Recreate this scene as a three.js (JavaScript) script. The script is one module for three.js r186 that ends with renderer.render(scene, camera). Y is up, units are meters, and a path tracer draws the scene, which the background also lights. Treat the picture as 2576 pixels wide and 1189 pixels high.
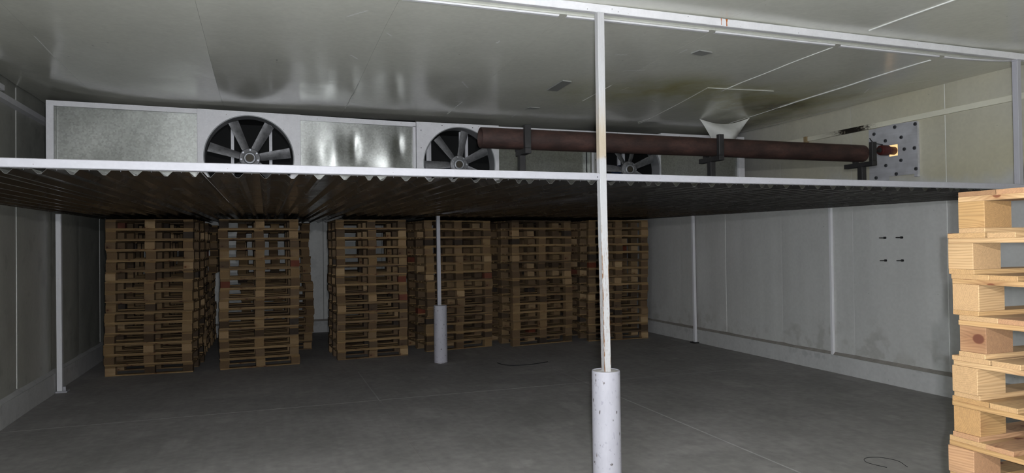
import * as THREE from 'three';
import { mergeGeometries, mergeVertices, toCreasedNormals } from 'three/addons/utils/BufferGeometryUtils.js';
import { RoundedBoxGeometry } from 'three/addons/geometries/RoundedBoxGeometry.js';

// ---------------------------------------------------------------- camera, light, exposure
// Working axes: x right along the far wall, y up, d = depth away from the camera (three's -z).
const scene = new THREE.Scene();
scene.background = new THREE.Color().setRGB(11.6, 12.2, 12.8);   // bright sky used as fill light, entering by the added opening in the left wall
const camera = new THREE.PerspectiveCamera(2 * Math.atan(594.5 / 1740.24) * 180 / Math.PI, 2576 / 1189, 0.05, 60);
{
  const yaw = 0.34134637, pitch = -0.01271084, roll = -0.01248169;
  const right = new THREE.Vector3(0.942234, 0, 0.334755), back = new THREE.Vector3();
  right.set(Math.cos(yaw), 0, Math.sin(yaw));
  // rows of the fitted rotation (x right, y down, depth)
  const cy = Math.cos(yaw), sy = Math.sin(yaw), cp = Math.cos(pitch), sp = Math.sin(pitch), cr = Math.cos(roll), sr = Math.sin(roll);
  const Ry = [[cy, 0, -sy], [0, 1, 0], [sy, 0, cy]], Rx = [[1, 0, 0], [0, cp, -sp], [0, sp, cp]], Rz = [[cr, -sr, 0], [sr, cr, 0], [0, 0, 1]];
  const mul = (A, B) => A.map((r) => B[0].map((_, j) => r.reduce((s, v, k) => s + v * B[k][j], 0)));
  const R = mul(Rz, mul(Rx, Ry));
  const toThree = (r) => new THREE.Vector3(r[0], -r[1], -r[2]);
  const X = toThree(R[0]), Y = toThree(R[1]).negate(), Z = toThree(R[2]).negate();
  camera.quaternion.setFromRotationMatrix(new THREE.Matrix4().makeBasis(X, Y, Z));
  camera.position.set(0, 1.8, 0);
}
const renderer = new THREE.WebGLRenderer({ antialias: true });
renderer.toneMapping = THREE.LinearToneMapping;
renderer.toneMappingExposure = 1.07;
renderer.shadowMap.enabled = true;
renderer.shadowMap.type = THREE.PCFSoftShadowMap;

function torch(x, y, d, candela, color, aim) {
  const l = new THREE.SpotLight(color, candela, 0, 1.42, 0.6, 2);
  l.position.set(x, y, -d);
  l.target.position.set(aim[0], aim[1], -aim[2]);
  l.castShadow = true;
  l.shadow.mapSize.set(2048, 2048); l.shadow.bias = -0.0005; l.shadow.radius = 0.6;
  scene.add(l, l.target);
  return l;
}
torch(0.03, 1.815, -0.03, 46, 0xf0f6ff, [3.8, 1.9, 8.2]);      // the phone's flash, beside its lens
torch(0.1, 2.3, -0.03, 26, 0xfbfaff, [3.6, 2.8, 8.0]);         // unseen second lamp above it, placed where the shadows point

// ---------------------------------------------------------------- helpers
const V = (x, y, d) => new THREE.Vector3(x, y, -d);
let seed = 20251003;
const rnd = () => { seed = (seed * 1664525 + 1013904223) >>> 0; return seed / 4294967296; };
const rr = (a, b) => a + (b - a) * rnd();
const names = {};
function numbered(n) { names[n] = (names[n] ?? -1) + 1; return names[n] ? n + '_' + String(names[n]).padStart(3, '0') : n; }
function shadowed(o) { o.castShadow = true; o.receiveShadow = true; return o; }
function thing(name, label, category, x = 0, y = 0, d = 0, group) {
  const g = new THREE.Group(); g.name = numbered(name); g.position.set(x, y, -d);
  g.userData = { label, category }; if (group) g.userData.group = group;
  scene.add(g); return g;
}
function structure(name) { const g = new THREE.Group(); g.name = name; g.userData.kind = 'structure'; scene.add(g); return g; }
// geometry given in room coordinates; the parent's own place is taken off
function part(parent, name, geo, mat, label) {
  const list = Array.isArray(geo) ? geo : [geo];
  const g = list.length > 1 ? mergeGeometries(list.map((q) => (q.index ? q.toNonIndexed() : q))) : list[0];
  const off = new THREE.Vector3(); for (let p = parent; p && p !== scene; p = p.parent) off.add(p.position);
  g.translate(-off.x, -off.y, -off.z);
  const m = shadowed(new THREE.Mesh(g, mat)); m.name = name; if (label) m.userData.label = label;
  parent.add(m); return m;
}
// planar uv in metres by the way each face looks
function uvMetres(g, ou = 0, ov = 0) {
  const q = g.index ? g.toNonIndexed() : g; if (!q.attributes.normal) q.computeVertexNormals();
  const p = q.attributes.position, n = q.attributes.normal, uv = new Float32Array(p.count * 2);
  for (let i = 0; i < p.count; i++) {
    const ax = Math.abs(n.getX(i)), ay = Math.abs(n.getY(i)), az = Math.abs(n.getZ(i));
    const [u, v] = ay > ax && ay > az ? [p.getX(i), p.getZ(i)] : ax > az ? [p.getZ(i), p.getY(i)] : [p.getX(i), p.getY(i)];
    uv[2 * i] = u + ou; uv[2 * i + 1] = v + ov;
  }
  q.setAttribute('uv', new THREE.BufferAttribute(uv, 2)); return q;
}
// box with chamfered edges, 44 triangles; ends across the first axis come last as group 1
function cbox(w, h, t, c = 0.002, split = false) {
  const a = [w / 2, h / 2, t / 2], pos = [], ends = [];
  const vert = (s, f) => [0, 1, 2].map((k) => s[k] * (k === f ? a[k] : a[k] - c));
  const tri = (o, p, q, r) => {
    const u = p.map((v, k) => q[k] - v), w2 = p.map((v, k) => r[k] - v);
    const n = [u[1] * w2[2] - u[2] * w2[1], u[2] * w2[0] - u[0] * w2[2], u[0] * w2[1] - u[1] * w2[0]];
    const m = [0, 1, 2].map((k) => p[k] + q[k] + r[k]);
    if (n[0] * m[0] + n[1] * m[1] + n[2] * m[2] < 0) o.push(...p, ...r, ...q); else o.push(...p, ...q, ...r);
  };
  const quad = (o, p, q, r, s) => { tri(o, p, q, r); tri(o, p, r, s); };
  for (let f = 0; f < 3; f++) for (const sg of [-1, 1]) {
    const [i, j] = [0, 1, 2].filter((k) => k !== f);
    const S = (x, y) => { const s = [0, 0, 0]; s[f] = sg; s[i] = x; s[j] = y; return vert(s, f); };
    quad(split && f === 0 ? ends : pos, S(-1, -1), S(1, -1), S(1, 1), S(-1, 1));
  }
  for (let f = 0; f < 3; f++) {
    const [i, j] = [0, 1, 2].filter((k) => k !== f);
    for (const si of [-1, 1]) for (const sj of [-1, 1]) {
      const S = (e, face) => { const s = [0, 0, 0]; s[f] = e; s[i] = si; s[j] = sj; return vert(s, face); };
      quad(pos, S(-1, i), S(1, i), S(1, j), S(-1, j));
    }
  }
  for (const x of [-1, 1]) for (const y of [-1, 1]) for (const z of [-1, 1]) tri(pos, vert([x, y, z], 0), vert([x, y, z], 1), vert([x, y, z], 2));
  const g = new THREE.BufferGeometry();
  g.setAttribute('position', new THREE.Float32BufferAttribute([...pos, ...ends], 3)); g.computeVertexNormals();
  if (split) { g.addGroup(0, pos.length / 3, 0); g.addGroup(pos.length / 3, ends.length / 3, 1); }
  return g;
}
// box between room coordinates
function box(x0, x1, y0, y1, d0, d1, c = 0.002) {
  const g = cbox(x1 - x0, y1 - y0, d1 - d0, Math.min(c, (x1 - x0) * 0.3, (y1 - y0) * 0.3, (d1 - d0) * 0.3));
  g.translate((x0 + x1) / 2, (y0 + y1) / 2, -(d0 + d1) / 2); return uvMetres(g);
}
function cyl(r0, r1, h, seg = 32, open = false) { return new THREE.CylinderGeometry(r1, r0, h, seg, 1, open); }
function rod(ax, ay, ad, bx, by, bd, r, seg = 12) {
  const a = V(ax, ay, ad), b = V(bx, by, bd), g = cyl(r, r, a.distanceTo(b), seg);
  g.applyQuaternion(new THREE.Quaternion().setFromUnitVectors(new THREE.Vector3(0, 1, 0), b.clone().sub(a).normalize()));
  g.translate((a.x + b.x) / 2, (a.y + b.y) / 2, (a.z + b.z) / 2); return g;
}
function tube(pts, r, seg = 40, rs = 8) { return new THREE.TubeGeometry(new THREE.CatmullRomCurve3(pts.map((p) => V(...p))), seg, r, rs); }

// ---------------------------------------------------------------- noise and textures
const hash = (x, y, s) => { let h = (x * 374761393 + y * 668265263 + s * 2147483647) | 0; h = Math.imul(h ^ (h >>> 13), 1274126177); return ((h ^ (h >>> 16)) >>> 0) / 4294967296; };
function vnoise(x, y, s = 0, px = 1e9, py = px) {
  const xi = Math.floor(x), yi = Math.floor(y), fx = x - xi, fy = y - yi, u = fx * fx * (3 - 2 * fx), v = fy * fy * (3 - 2 * fy);
  const w = (a, p) => ((a % p) + p) % p, x0 = w(xi, px), x1 = w(xi + 1, px), y0 = w(yi, py), y1 = w(yi + 1, py);
  return (hash(x0, y0, s) * (1 - u) + hash(x1, y0, s) * u) * (1 - v) + (hash(x0, y1, s) * (1 - u) + hash(x1, y1, s) * u) * v;
}
function fbm(x, y, oct, s, p = 1e9, q = p) { let a = 0, k = 0.5, t = 0; for (let i = 0; i < oct; i++) { a += k * vnoise(x, y, s + i, p, q); t += k; k *= 0.5; x *= 2; y *= 2; p *= 2; q *= 2; } return a / t; }
const clamp = (v, a = 0, b = 1) => Math.min(b, Math.max(a, v));
const sstep = (a, b, v) => { const t = clamp((v - a) / (b - a)); return t * t * (3 - 2 * t); };
// fn(u, v) in 0..1 gives [r, g, b] 0..255 (sRGB for colour maps)
function texture(w, h, fn, srgb, ru = 1, rv = 1, clampEdge = false) {
  const data = new Uint8Array(w * h * 4);
  for (let j = 0; j < h; j++) for (let i = 0; i < w; i++) {
    const c = fn((i + 0.5) / w, (j + 0.5) / h), k = 4 * (j * w + i);
    data[k] = clamp(c[0], 0, 255); data[k + 1] = clamp(c[1], 0, 255); data[k + 2] = clamp(c[2], 0, 255); data[k + 3] = 255;
  }
  const t = new THREE.DataTexture(data, w, h); t.magFilter = THREE.LinearFilter; t.minFilter = THREE.LinearMipmapLinearFilter; t.generateMipmaps = true;
  t.wrapS = t.wrapT = clampEdge ? THREE.ClampToEdgeWrapping : THREE.RepeatWrapping; t.repeat.set(ru, rv);
  if (srgb) t.colorSpace = THREE.SRGBColorSpace; t.needsUpdate = true; return t;
}
const grey = (v) => [v, v, v];
const std = (o) => new THREE.MeshStandardMaterial(o);

// concrete, 4 m tile
const concreteMap = texture(1024, 1024, (u, v) => {
  const n = fbm(u * 8, v * 8, 5, 11, 8), m = fbm(u * 64, v * 64, 3, 23, 64), k = fbm(u * 3, v * 3, 3, 51, 3), sw = fbm(u * 120, v * 10, 2, 77, 120, 10);
  let c = 164 + 24 * (n - 0.5) + 24 * (m - 0.5) + 22 * (k - 0.5) + 8 * (sw - 0.5);
  if (vnoise(u * 300, v * 300, 5, 300) > 0.965) c -= 22;
  const dust = sstep(0.62, 0.8, fbm(u * 10, v * 10, 4, 91, 10)); c += 12 * dust;
  return [c * 0.99, c * 0.985, c * 0.98];
}, true, 0.25, 0.25);
const concreteBump = texture(512, 512, (u, v) => grey(110 + 90 * (fbm(u * 64, v * 64, 4, 33, 64) - 0.5) + 60 * (fbm(u * 6, v * 6, 3, 9, 6) - 0.5)), false, 0.25, 0.25);
const M = {};
M.floor = std({ map: concreteMap, bumpMap: concreteBump, bumpScale: 0.006, roughness: 0.78, color: 0xe9e6e2 });
M.joint = std({ map: concreteMap, roughness: 0.95, color: new THREE.Color(1.12, 1.12, 1.1) });

// painted insulated panel, 3 m tile: light grey-white with scuffs and dirt
const panelMap = texture(1024, 1024, (u, v) => {
  const n = fbm(u * 6, v * 6, 4, 3, 6), m = fbm(u * 90, v * 90, 2, 8, 90), s = fbm(u * 40, v * 5, 3, 19, 40, 5);
  let c = 206 + 16 * (n - 0.5) + 12 * (m - 0.5) + 10 * (s - 0.5);
  const d = sstep(0.66, 0.76, fbm(u * 16, v * 16, 4, 44, 16)); c -= 14 * d;
  if (vnoise(u * 220, v * 220, 61, 220) > 0.985) c -= 50;
  return [c, c * 0.998, c * 0.975];
}, true, 1 / 3, 1 / 3);
const softBump = texture(512, 512, (u, v) => grey(128 + 190 * (fbm(u * 5, v * 5, 3, 71, 5) - 0.5) + 14 * (fbm(u * 60, v * 60, 2, 72, 60) - 0.5)), false, 1 / 3, 1 / 3);
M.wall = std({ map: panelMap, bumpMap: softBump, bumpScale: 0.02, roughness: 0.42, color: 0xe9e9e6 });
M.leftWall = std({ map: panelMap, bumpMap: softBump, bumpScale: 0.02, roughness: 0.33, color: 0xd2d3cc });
M.curb = std({ map: panelMap, bumpMap: concreteBump, bumpScale: 0.006, roughness: 0.8, color: 0xe4e4e6 });
M.ledge = std({ map: concreteMap, roughness: 0.95, color: new THREE.Color(0.72, 0.67, 0.6) });
M.caulk = std({ color: 0xdcdcd6, roughness: 0.6 });

// the right wall whole (depth 3.1 .. 16, height 0 .. 3.7): smoke-yellowed paint above the deck, grimy smears below
const rightMap = texture(1600, 512, (u, v) => {
  const d = 3.1 + u * 12.9, y = v * 3.7;
  const n = fbm(d * 2.2, y * 2.2, 4, 5), m = fbm(d * 36, y * 36, 2, 6), s = fbm(d * 7, y * 0.7, 3, 7), big = fbm(d * 0.9, y * 0.9, 3, 8);
  let c = 214 + 10 * (n - 0.5) + 10 * (m - 0.5) + 14 * (s - 0.5);
  let r = c, g = c * 0.998, b = c * 0.985;
  const up = sstep(2.42, 2.66, y + 0.5 * (n - 0.5)) * sstep(10.6, 7.2, d + 2.5 * (big - 0.5)) * (0.55 + 0.9 * (big - 0.25));
  r *= 1 - 0.02 * up; g *= 1 - 0.05 * up; b *= 1 - 0.17 * up;
  const grime = 0.14 * sstep(0.55, 0.85, fbm(d * 1.6, y * 1.6, 5, 31)) * sstep(2.2, 0.9, y); r *= 1 - 0.05 * grime; g *= 1 - 0.05 * grime; b *= 1 - 0.055 * grime;
  const foot = sstep(0.75, 0.3, y + 0.7 * (n - 0.5)) * sstep(0.42, 0.7, fbm(d * 9, y * 9, 4, 32)); r *= 1 - 0.09 * foot; g *= 1 - 0.095 * foot; b *= 1 - 0.105 * foot;
  const burn = Math.exp(-(((d - 4.9) / 0.05) ** 2) - ((y - 2.48) / 0.09) ** 2) * (0.6 + 0.8 * m); r *= 1 - 0.7 * burn; g *= 1 - 0.72 * burn; b *= 1 - 0.75 * burn;
  if (vnoise(d * 60, y * 60, 35) > 0.992) { r *= 0.7; g *= 0.7; b *= 0.7; }
  return [r, g, b];
}, true, 1, 1, true);
M.rightWall = std({ map: rightMap, bumpMap: softBump, bumpScale: 0.015, roughness: 0.45, color: 0xe6e6e4 });

// the ceiling whole (x -2.6 .. 7.4, depth -4 .. 15.5): grey-white glossy sheet with brown smoke stains, scratches
const scratches = Array.from({ length: 34 }, () => [rr(0.5, 7.2), rr(4.5, 9.5), rr(0, 6.28), rr(0.03, 0.13)]);
const ceilMap = texture(1024, 2000, (u, v) => {
  const x = -2.6 + u * 10, d = -4 + v * 19.5;
  const n = fbm(x * 1.6, d * 1.6, 4, 15), m = fbm(x * 34, d * 34, 2, 16), big = fbm(x * 0.8, d * 0.8, 3, 18);
  let c = 230 + 12 * (n - 0.5) + 10 * (m - 0.5);
  let r = c * 0.995, g = c * 0.995, b = c * 0.955;
  const blob = (cx, cd, rx, rd, k) => Math.exp(-(((x - cx + 0.9 * (n - 0.5)) / rx) ** 2) - ((d - cd + 1.1 * (big - 0.5)) / rd) ** 2) * k;
  const smoke = clamp((blob(4.3, 6.45, 0.75, 0.42, 0.8) + blob(5.75, 6.6, 0.7, 0.6, 1.0) + blob(6.4, 7.3, 0.5, 0.9, 0.7) + blob(3.6, 6.9, 0.5, 0.4, 0.35)) * (0.55 + 0.9 * fbm(x * 7, d * 7, 4, 25)));
  const soot = clamp(blob(5.9, 6.95, 0.34, 0.3, 0.9) + blob(6.6, 7.9, 0.35, 0.6, 0.4)) * (0.5 + 1.0 * fbm(x * 9, d * 9, 4, 27));
  r *= (1 - 0.2 * smoke) * (1 - 0.42 * soot); g *= (1 - 0.22 * smoke) * (1 - 0.45 * soot); b *= (1 - 0.4 * smoke) * (1 - 0.5 * soot);
  for (const [sx, sd, sa, sl] of scratches) {
    const ex = x - sx, ed = d - sd; if (ex * ex + ed * ed > sl * sl) continue;
    if (Math.abs(ex * Math.sin(sa) - ed * Math.cos(sa)) < 0.006) { r += 40; g += 40; b += 42; }
  }
  if (vnoise(x * 40, d * 40, 37) > 0.993) { r *= 0.75; g *= 0.75; b *= 0.75; }
  return [r, g, b];
}, true, 1, 1, true);
const ceilBump = texture(512, 512, (u, v) => grey(128 + 120 * (fbm(u * 9, v * 9, 4, 81, 9) - 0.5) + 20 * (fbm(u * 80, v * 80, 2, 82, 80) - 0.5)), false, 20 / 3, 39 / 3);
M.ceiling = std({ map: ceilMap, bumpMap: ceilBump, bumpScale: 0.004, roughness: 0.18, color: 0xeeeeea });
M.sheetBack = std({ color: 0x8d8d88, roughness: 0.7 });

// white painted steel, 1 m tile, with chips
const paintMap = texture(512, 512, (u, v) => {
  const n = fbm(u * 12, v * 12, 4, 101, 12), m = fbm(u * 70, v * 70, 2, 102, 70); let c = 228 + 14 * (n - 0.5) + 8 * (m - 0.5), r = c, g = c * 0.995, b = c * 0.985;
  if (vnoise(u * 60, v * 60, 103, 60) > 0.97 && m > 0.5) { r = 150; g = 138; b = 122; }
  return [r, g, b];
}, true);
M.cleanWhite = std({ map: paintMap, roughness: 0.55, color: 0xf4f4f8 });
M.white = std({ map: paintMap, roughness: 0.55, color: 0xbebec6 });
// the near post (v = height in metres, u = 0..1 across its four faces): rust bleeding along the lower edge, heat-yellowed patch
const postMap = texture(512, 1024, (u, v) => {
  const y = v * 3.6, n = fbm(u * 40, y * 14, 4, 111), m = fbm(u * 90, y * 60, 2, 112); let c = 226 + 14 * (n - 0.5) + 8 * (m - 0.5), r = c, g = c * 0.997, b = c * 0.99;
  const f = (u * 4) % 1, edge = Math.min(f, 1 - f);
  const rust = sstep(0.66, 0.8, fbm(u * 90, y * 30, 4, 113) + 0.3 * sstep(0.16, 0.0, edge)) * sstep(2.1, 1.5, y);
  r = r * (1 - rust) + 140 * rust; g = g * (1 - rust) + 92 * rust; b = b * (1 - rust) + 48 * rust;
  const heat = sstep(2.42, 2.46, y + 0.03 * n) * sstep(2.95, 2.5, y + 0.25 * (n - 0.5)); r *= 1 - 0.02 * heat; g *= 1 - 0.09 * heat; b *= 1 - 0.2 * heat;
  const spots = vnoise(u * 80, y * 60, 115) > 0.975 ? 0.5 : 1; return [r * spots, g * spots, b * spots];
}, true);
M.post = std({ map: postMap, roughness: 0.55, color: 0xcfcfd1 });
// concrete-filled sleeve: white paint flaked off low down (v = height)
const sleeveMap = texture(512, 512, (u, v) => {
  const y = v * 0.9, n = fbm(u * 10, y * 12, 4, 121, 10, 1e9), m = fbm(u * 60, y * 60, 3, 122, 60, 1e9); let c = 224 + 16 * (n - 0.5) + 8 * (m - 0.5), r = c, g = c * 0.99, b = c * 1.0;
  const flake = sstep(0.5, 0.58, fbm(u * 20, y * 36, 4, 123, 20, 1e9) + 0.5 * sstep(0.24, 0.0, y) - 0.26);
  const under = 110 + 50 * (m - 0.5); r = r * (1 - flake) + under * 1.05 * flake; g = g * (1 - flake) + under * 0.98 * flake; b = b * (1 - flake) + under * 0.92 * flake;
  const scuff = sstep(0.72, 0.8, fbm(u * 40 + y * 22, y * 60, 3, 124)); r -= 22 * scuff; g -= 22 * scuff; b -= 20 * scuff;
  if (vnoise(u * 110, y * 140, 125, 110, 1e9) > 0.988) { r *= 0.5; g *= 0.48; b *= 0.46; }
  return [r, g, b];
}, true);
M.sleeve = std({ map: sleeveMap, roughness: 0.65, color: 0xc6c6cc });
M.mortar = std({ map: concreteMap, roughness: 0.9, color: new THREE.Color(1.15, 1.12, 1.08) });

// galvanised sheet with spangle, 1 m tile
function cells(u, v, k, s) { // nearest of jittered points, tileable
  const x = u * k, y = v * k, xi = Math.floor(x), yi = Math.floor(y); let best = 9, id = 0;
  for (let a = -1; a < 2; a++) for (let b = -1; b < 2; b++) {
    const cx = ((xi + a) % k + k) % k, cy = ((yi + b) % k + k) % k, dx = xi + a + hash(cx, cy, s) - x, dy = yi + b + hash(cx, cy, s + 1) - y, q = dx * dx + dy * dy;
    if (q < best) { best = q; id = hash(cx, cy, s + 2); }
  } return id;
}
const spangle = texture(512, 512, (u, v) => { const c = 182 + 20 * (cells(u, v, 56, 130) - 0.5) + 10 * (fbm(u * 9, v * 9, 4, 131, 9) - 0.5); return [c * 0.995, c, c * 0.985]; }, true);
const spangleRough = texture(512, 512, (u, v) => grey(86 + 10 * (cells(u, v, 56, 130) - 0.5) + 12 * (fbm(u * 7, v * 7, 4, 132, 7) - 0.5)), false);
M.cutEdge = std({ color: 0x6c6c68, roughness: 0.8 });
M.galv = std({ map: spangle, roughnessMap: spangleRough, roughness: 1.0, metalness: 0.85, color: 0xcfd0ce });
const deckMap = texture(512, 512, (u, v) => { const c = 170 + 50 * (fbm(u * 6, v * 6, 5, 141, 6) - 0.5) + 16 * (cells(u, v, 40, 142) - 0.5); return [c, c * 0.99, c * 0.97]; }, true);
const deckRough = texture(512, 512, (u, v) => grey(62 + 60 * (fbm(u * 8, v * 8, 4, 143, 8) - 0.5)), false);
const deckBump = texture(256, 256, (u, v) => grey(128 + 120 * (fbm(u * 6, v * 6, 4, 144, 6) - 0.5)), false);
M.deck = std({ map: deckMap, roughnessMap: deckRough, roughness: 1.0, metalness: 0.95, bumpMap: deckBump, bumpScale: 0.0005, color: 0xbcbcbc });

// rusty brown burner pipe (u round, v along), dark steel, cast aluminium, brass
const rustMap = texture(512, 512, (u, v) => { const n = fbm(u * 8, v * 8, 5, 151, 8), m = fbm(u * 50, v * 50, 3, 152, 50), k = 0.55 + 0.6 * n + 0.3 * (m - 0.5); return [72 * k, 50 * k, 44 * k]; }, true);
M.pipe = std({ map: rustMap, bumpMap: concreteBump, bumpScale: 0.002, roughness: 0.68, metalness: 0.15 });
M.darkSteel = std({ map: texture(256, 256, (u, v) => { const k = 46 + 30 * (fbm(u * 8, v * 8, 4, 161, 8) - 0.5); return [k * 1.03, k, k]; }, true), roughness: 0.6, metalness: 0.25 });
const castMap = texture(512, 512, (u, v) => { const c = 120 + 70 * (fbm(u * 9, v * 9, 5, 171, 9) - 0.5) + 16 * (fbm(u * 60, v * 60, 2, 172, 60) - 0.5); return [c, c, c * 1.01]; }, true, 2, 2);
M.cast = std({ map: castMap, roughness: 0.55, metalness: 0.35 });
M.steel = std({ color: 0xa4a6aa, roughness: 0.45, metalness: 0.6 });
M.brass = std({ color: 0x48433a, roughness: 0.6, metalness: 0.6 });
M.motor = std({ color: 0x2a3c5c, roughness: 0.5 });
M.black = std({ color: 0x141415, roughness: 0.75 });
M.coilInside = std({ color: 0x0d0e0d, roughness: 0.85 });
M.unitWhite = std({ map: paintMap, roughness: 0.3, color: 0xfafaff, bumpMap: softBump, bumpScale: 0.01 });
M.alu = std({ map: texture(256, 256, (u, v) => { const c = 200 + 40 * (fbm(u * 8, v * 8, 4, 181, 8) - 0.5) + 14 * (fbm(u * 6, v * 60, 2, 182, 6, 60) - 0.5); return [c, c, c * 1.02]; }, true), roughness: 0.5, metalness: 0.35 });
M.nozzle = std({ color: 0x48140f, roughness: 0.55, metalness: 0.1 });
M.washer = std({ color: 0x4c4d50, roughness: 0.6, metalness: 0.3 });

// wood: long grain (u along 1.3 m, v across 0.4 m) and end grain (0.2 m)
function grainMap(s, knots) {
  const ks = Array.from({ length: knots }, (_, i) => [hash(i, s, 1), hash(i, s, 2), 0.008 + 0.012 * hash(i, s, 3)]);
  return texture(1024, 384, (u, v) => {
    let w = 0; const X = u * 1.3, Y = v * 0.4; let dark = 0;
    for (const [a, b, r] of ks) { const dx = X - a * 1.3, dy = Y - b * 0.4, q = Math.hypot(dx * 0.55, dy); w += 0.02 * Math.exp(-((q / 0.03) ** 2)) * Math.sign(dy || 1); dark = Math.max(dark, sstep(r * 1.15, r * 0.7, Math.hypot(dx * 0.8, dy)), 0.35 * Math.exp(-((q / (r * 2.2)) ** 2))); }
    const y = Y + w + 0.05 * (fbm(u * 3, v * 3, 4, s + 5, 3) - 0.5), ring = 0.5 + 0.5 * Math.sin(y * 620 + 5 * fbm(u * 4, v * 4, 3, s + 6, 4));
    const fibre = fbm(u * 14, v * 130, 3, s + 7, 14, 130), blot = fbm(u * 4, v * 3, 4, s + 8, 4, 3);
    const k = 1 - 0.1 * ring ** 2 + 0.16 * (fibre - 0.5) + 0.26 * (blot - 0.5);
    let r = 200 * k, g = 178 * k - 4 * ring, b = 150 * k - 8 * ring;
    r = r * (1 - dark) + 112 * dark; g = g * (1 - dark) + 66 * dark; b = b * (1 - dark) + 36 * dark; return [r, g, b];
  }, true);
}
const grain = [grainMap(200, 12), grainMap(300, 8)];
const endMap = texture(256, 256, (u, v) => {
  const x = u * 0.2 - 0.07, y = v * 0.2 - 0.16, r = Math.hypot(x, y * 1.1) + 0.014 * fbm(u * 4, v * 4, 4, 401, 4), ring = 0.5 + 0.5 * Math.sin(r * 900);
  const k = 0.95 - 0.06 * ring ** 3 + 0.14 * (fbm(u * 40, v * 40, 3, 402, 40) - 0.5); return [194 * k, 168 * k, 138 * k];
}, true);
const woodPair = (hex, i) => [std({ map: grain[i], roughness: 0.8, color: hex }), std({ map: endMap, roughness: 0.9, color: hex })];
const oldWood = [0x958a76, 0x7e7362, 0xa09480, 0x6f6555, 0x897e6c, 0x5f5546, 0xaa9e84].map((c, i) => woodPair(c, i % 2));
const boardWood = [0xaea183, 0x9e9276, 0xb8ab8c, 0x8d8168, 0xa69877].map((c, i) => woodPair(c, i % 2));
const newWood = [0xc4b69c, 0xbeac8a, 0xb6a27c, 0xc2b292].map((c, i) => woodPair(c, i % 2));
const tanWood = [0xa8927c, 0x9c8872, 0xb8a08a].map((c, i) => woodPair(c, i % 2));
const paleWood = [woodPair(0xccc2ac, 0)], redWood = [woodPair(0x8a4a30, 1), woodPair(0x8a5648, 0)], sootWood = [woodPair(0x4a4644, 1)];

// ---------------------------------------------------------------- the room
const XL = -2.535, XR = 7.38, BACK = 15.35, FRONT = -4, SPLIT = 4.7;
const wnoise = (x, d, s) => fbm(x, d, 3, s) - 0.5;
function ceilingAt(x, d) {
  const rear = d > SPLIT - 0.001, mid = rear ? 3.518 - 0.088 * sstep(0, 1, (d - SPLIT) / 3.6) : 3.553, edge = 3.6;
  const w = clamp(Math.min(x - XL, XR + 0.02 - x) / 1.5), s = 1 - (1 - w) ** 2.2;
  const wav = 0.02 * wnoise(x * 0.9 + 3, d * 0.9, 501) + 0.012 * wnoise(x * 2.3, d * 1.7, 502);
  const dent = -0.012 * Math.exp(-(((x + 0.42) / 0.06) ** 2)) * sstep(6.0, 6.4, d) * sstep(8.2, 7.8, d);
  const wr = 0.014 * wnoise(x * 4.2 + d, d * 2.6, 503) * sstep(0.8, 1.1, x) * sstep(2.3, 1.9, x) * sstep(5, 5.4, d) * sstep(7.8, 7, d);
  return edge - (edge - mid) * s + wr + (wav * (rear ? 0.25 + 0.75 * sstep(SPLIT, 5.8, d) : 0.5) + dent);
}
{
  const floor = structure('floor');
  part(floor, 'floor_base', box(XL - 0.3, XR + 0.3, -0.25, -0.03, FRONT - 0.3, BACK + 0.3), M.mortar);
  const xs = [XL - 0.05, 1.238, 3.91, XR + 0.1], ds = [FRONT, 8.22, BACK + 0.05], w = 0.005;
  for (let i = 0; i < 3; i++) for (let j = 0; j < 2; j++) part(floor, 'floor_slab', box(xs[i] + w, xs[i + 1] - w, -0.05, 0, ds[j] + w, ds[j + 1] - w, 0.003), M.floor);
  const fill = (x0, x1, d0, d1, m) => part(floor, 'joint_filler', box(x0, x1, -0.06, -0.0006, d0, d1, 0.0003), m);
  // pale mortar shows only along some of the joints; elsewhere they are filled flush with grey
  for (const [x, a, b] of [[1.238, 8.2, 10.2], [3.91, 4.3, 7.4]]) fill(x - w, x + w, a, b, M.joint);
  fill(1.24, 6.1, 8.22 - w, 8.22 + w, M.joint);
  for (const [x, a, b] of [[1.238, FRONT, 8.2], [1.238, 10.2, BACK], [3.91, FRONT, 4.3], [3.91, 7.4, BACK]]) fill(x - w, x + w, a, b, M.floor);
  for (const [a, b] of [[XL, 1.24], [6.1, XR]]) fill(a, b, 8.22 - w, 8.22 + w, M.floor);
}
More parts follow.
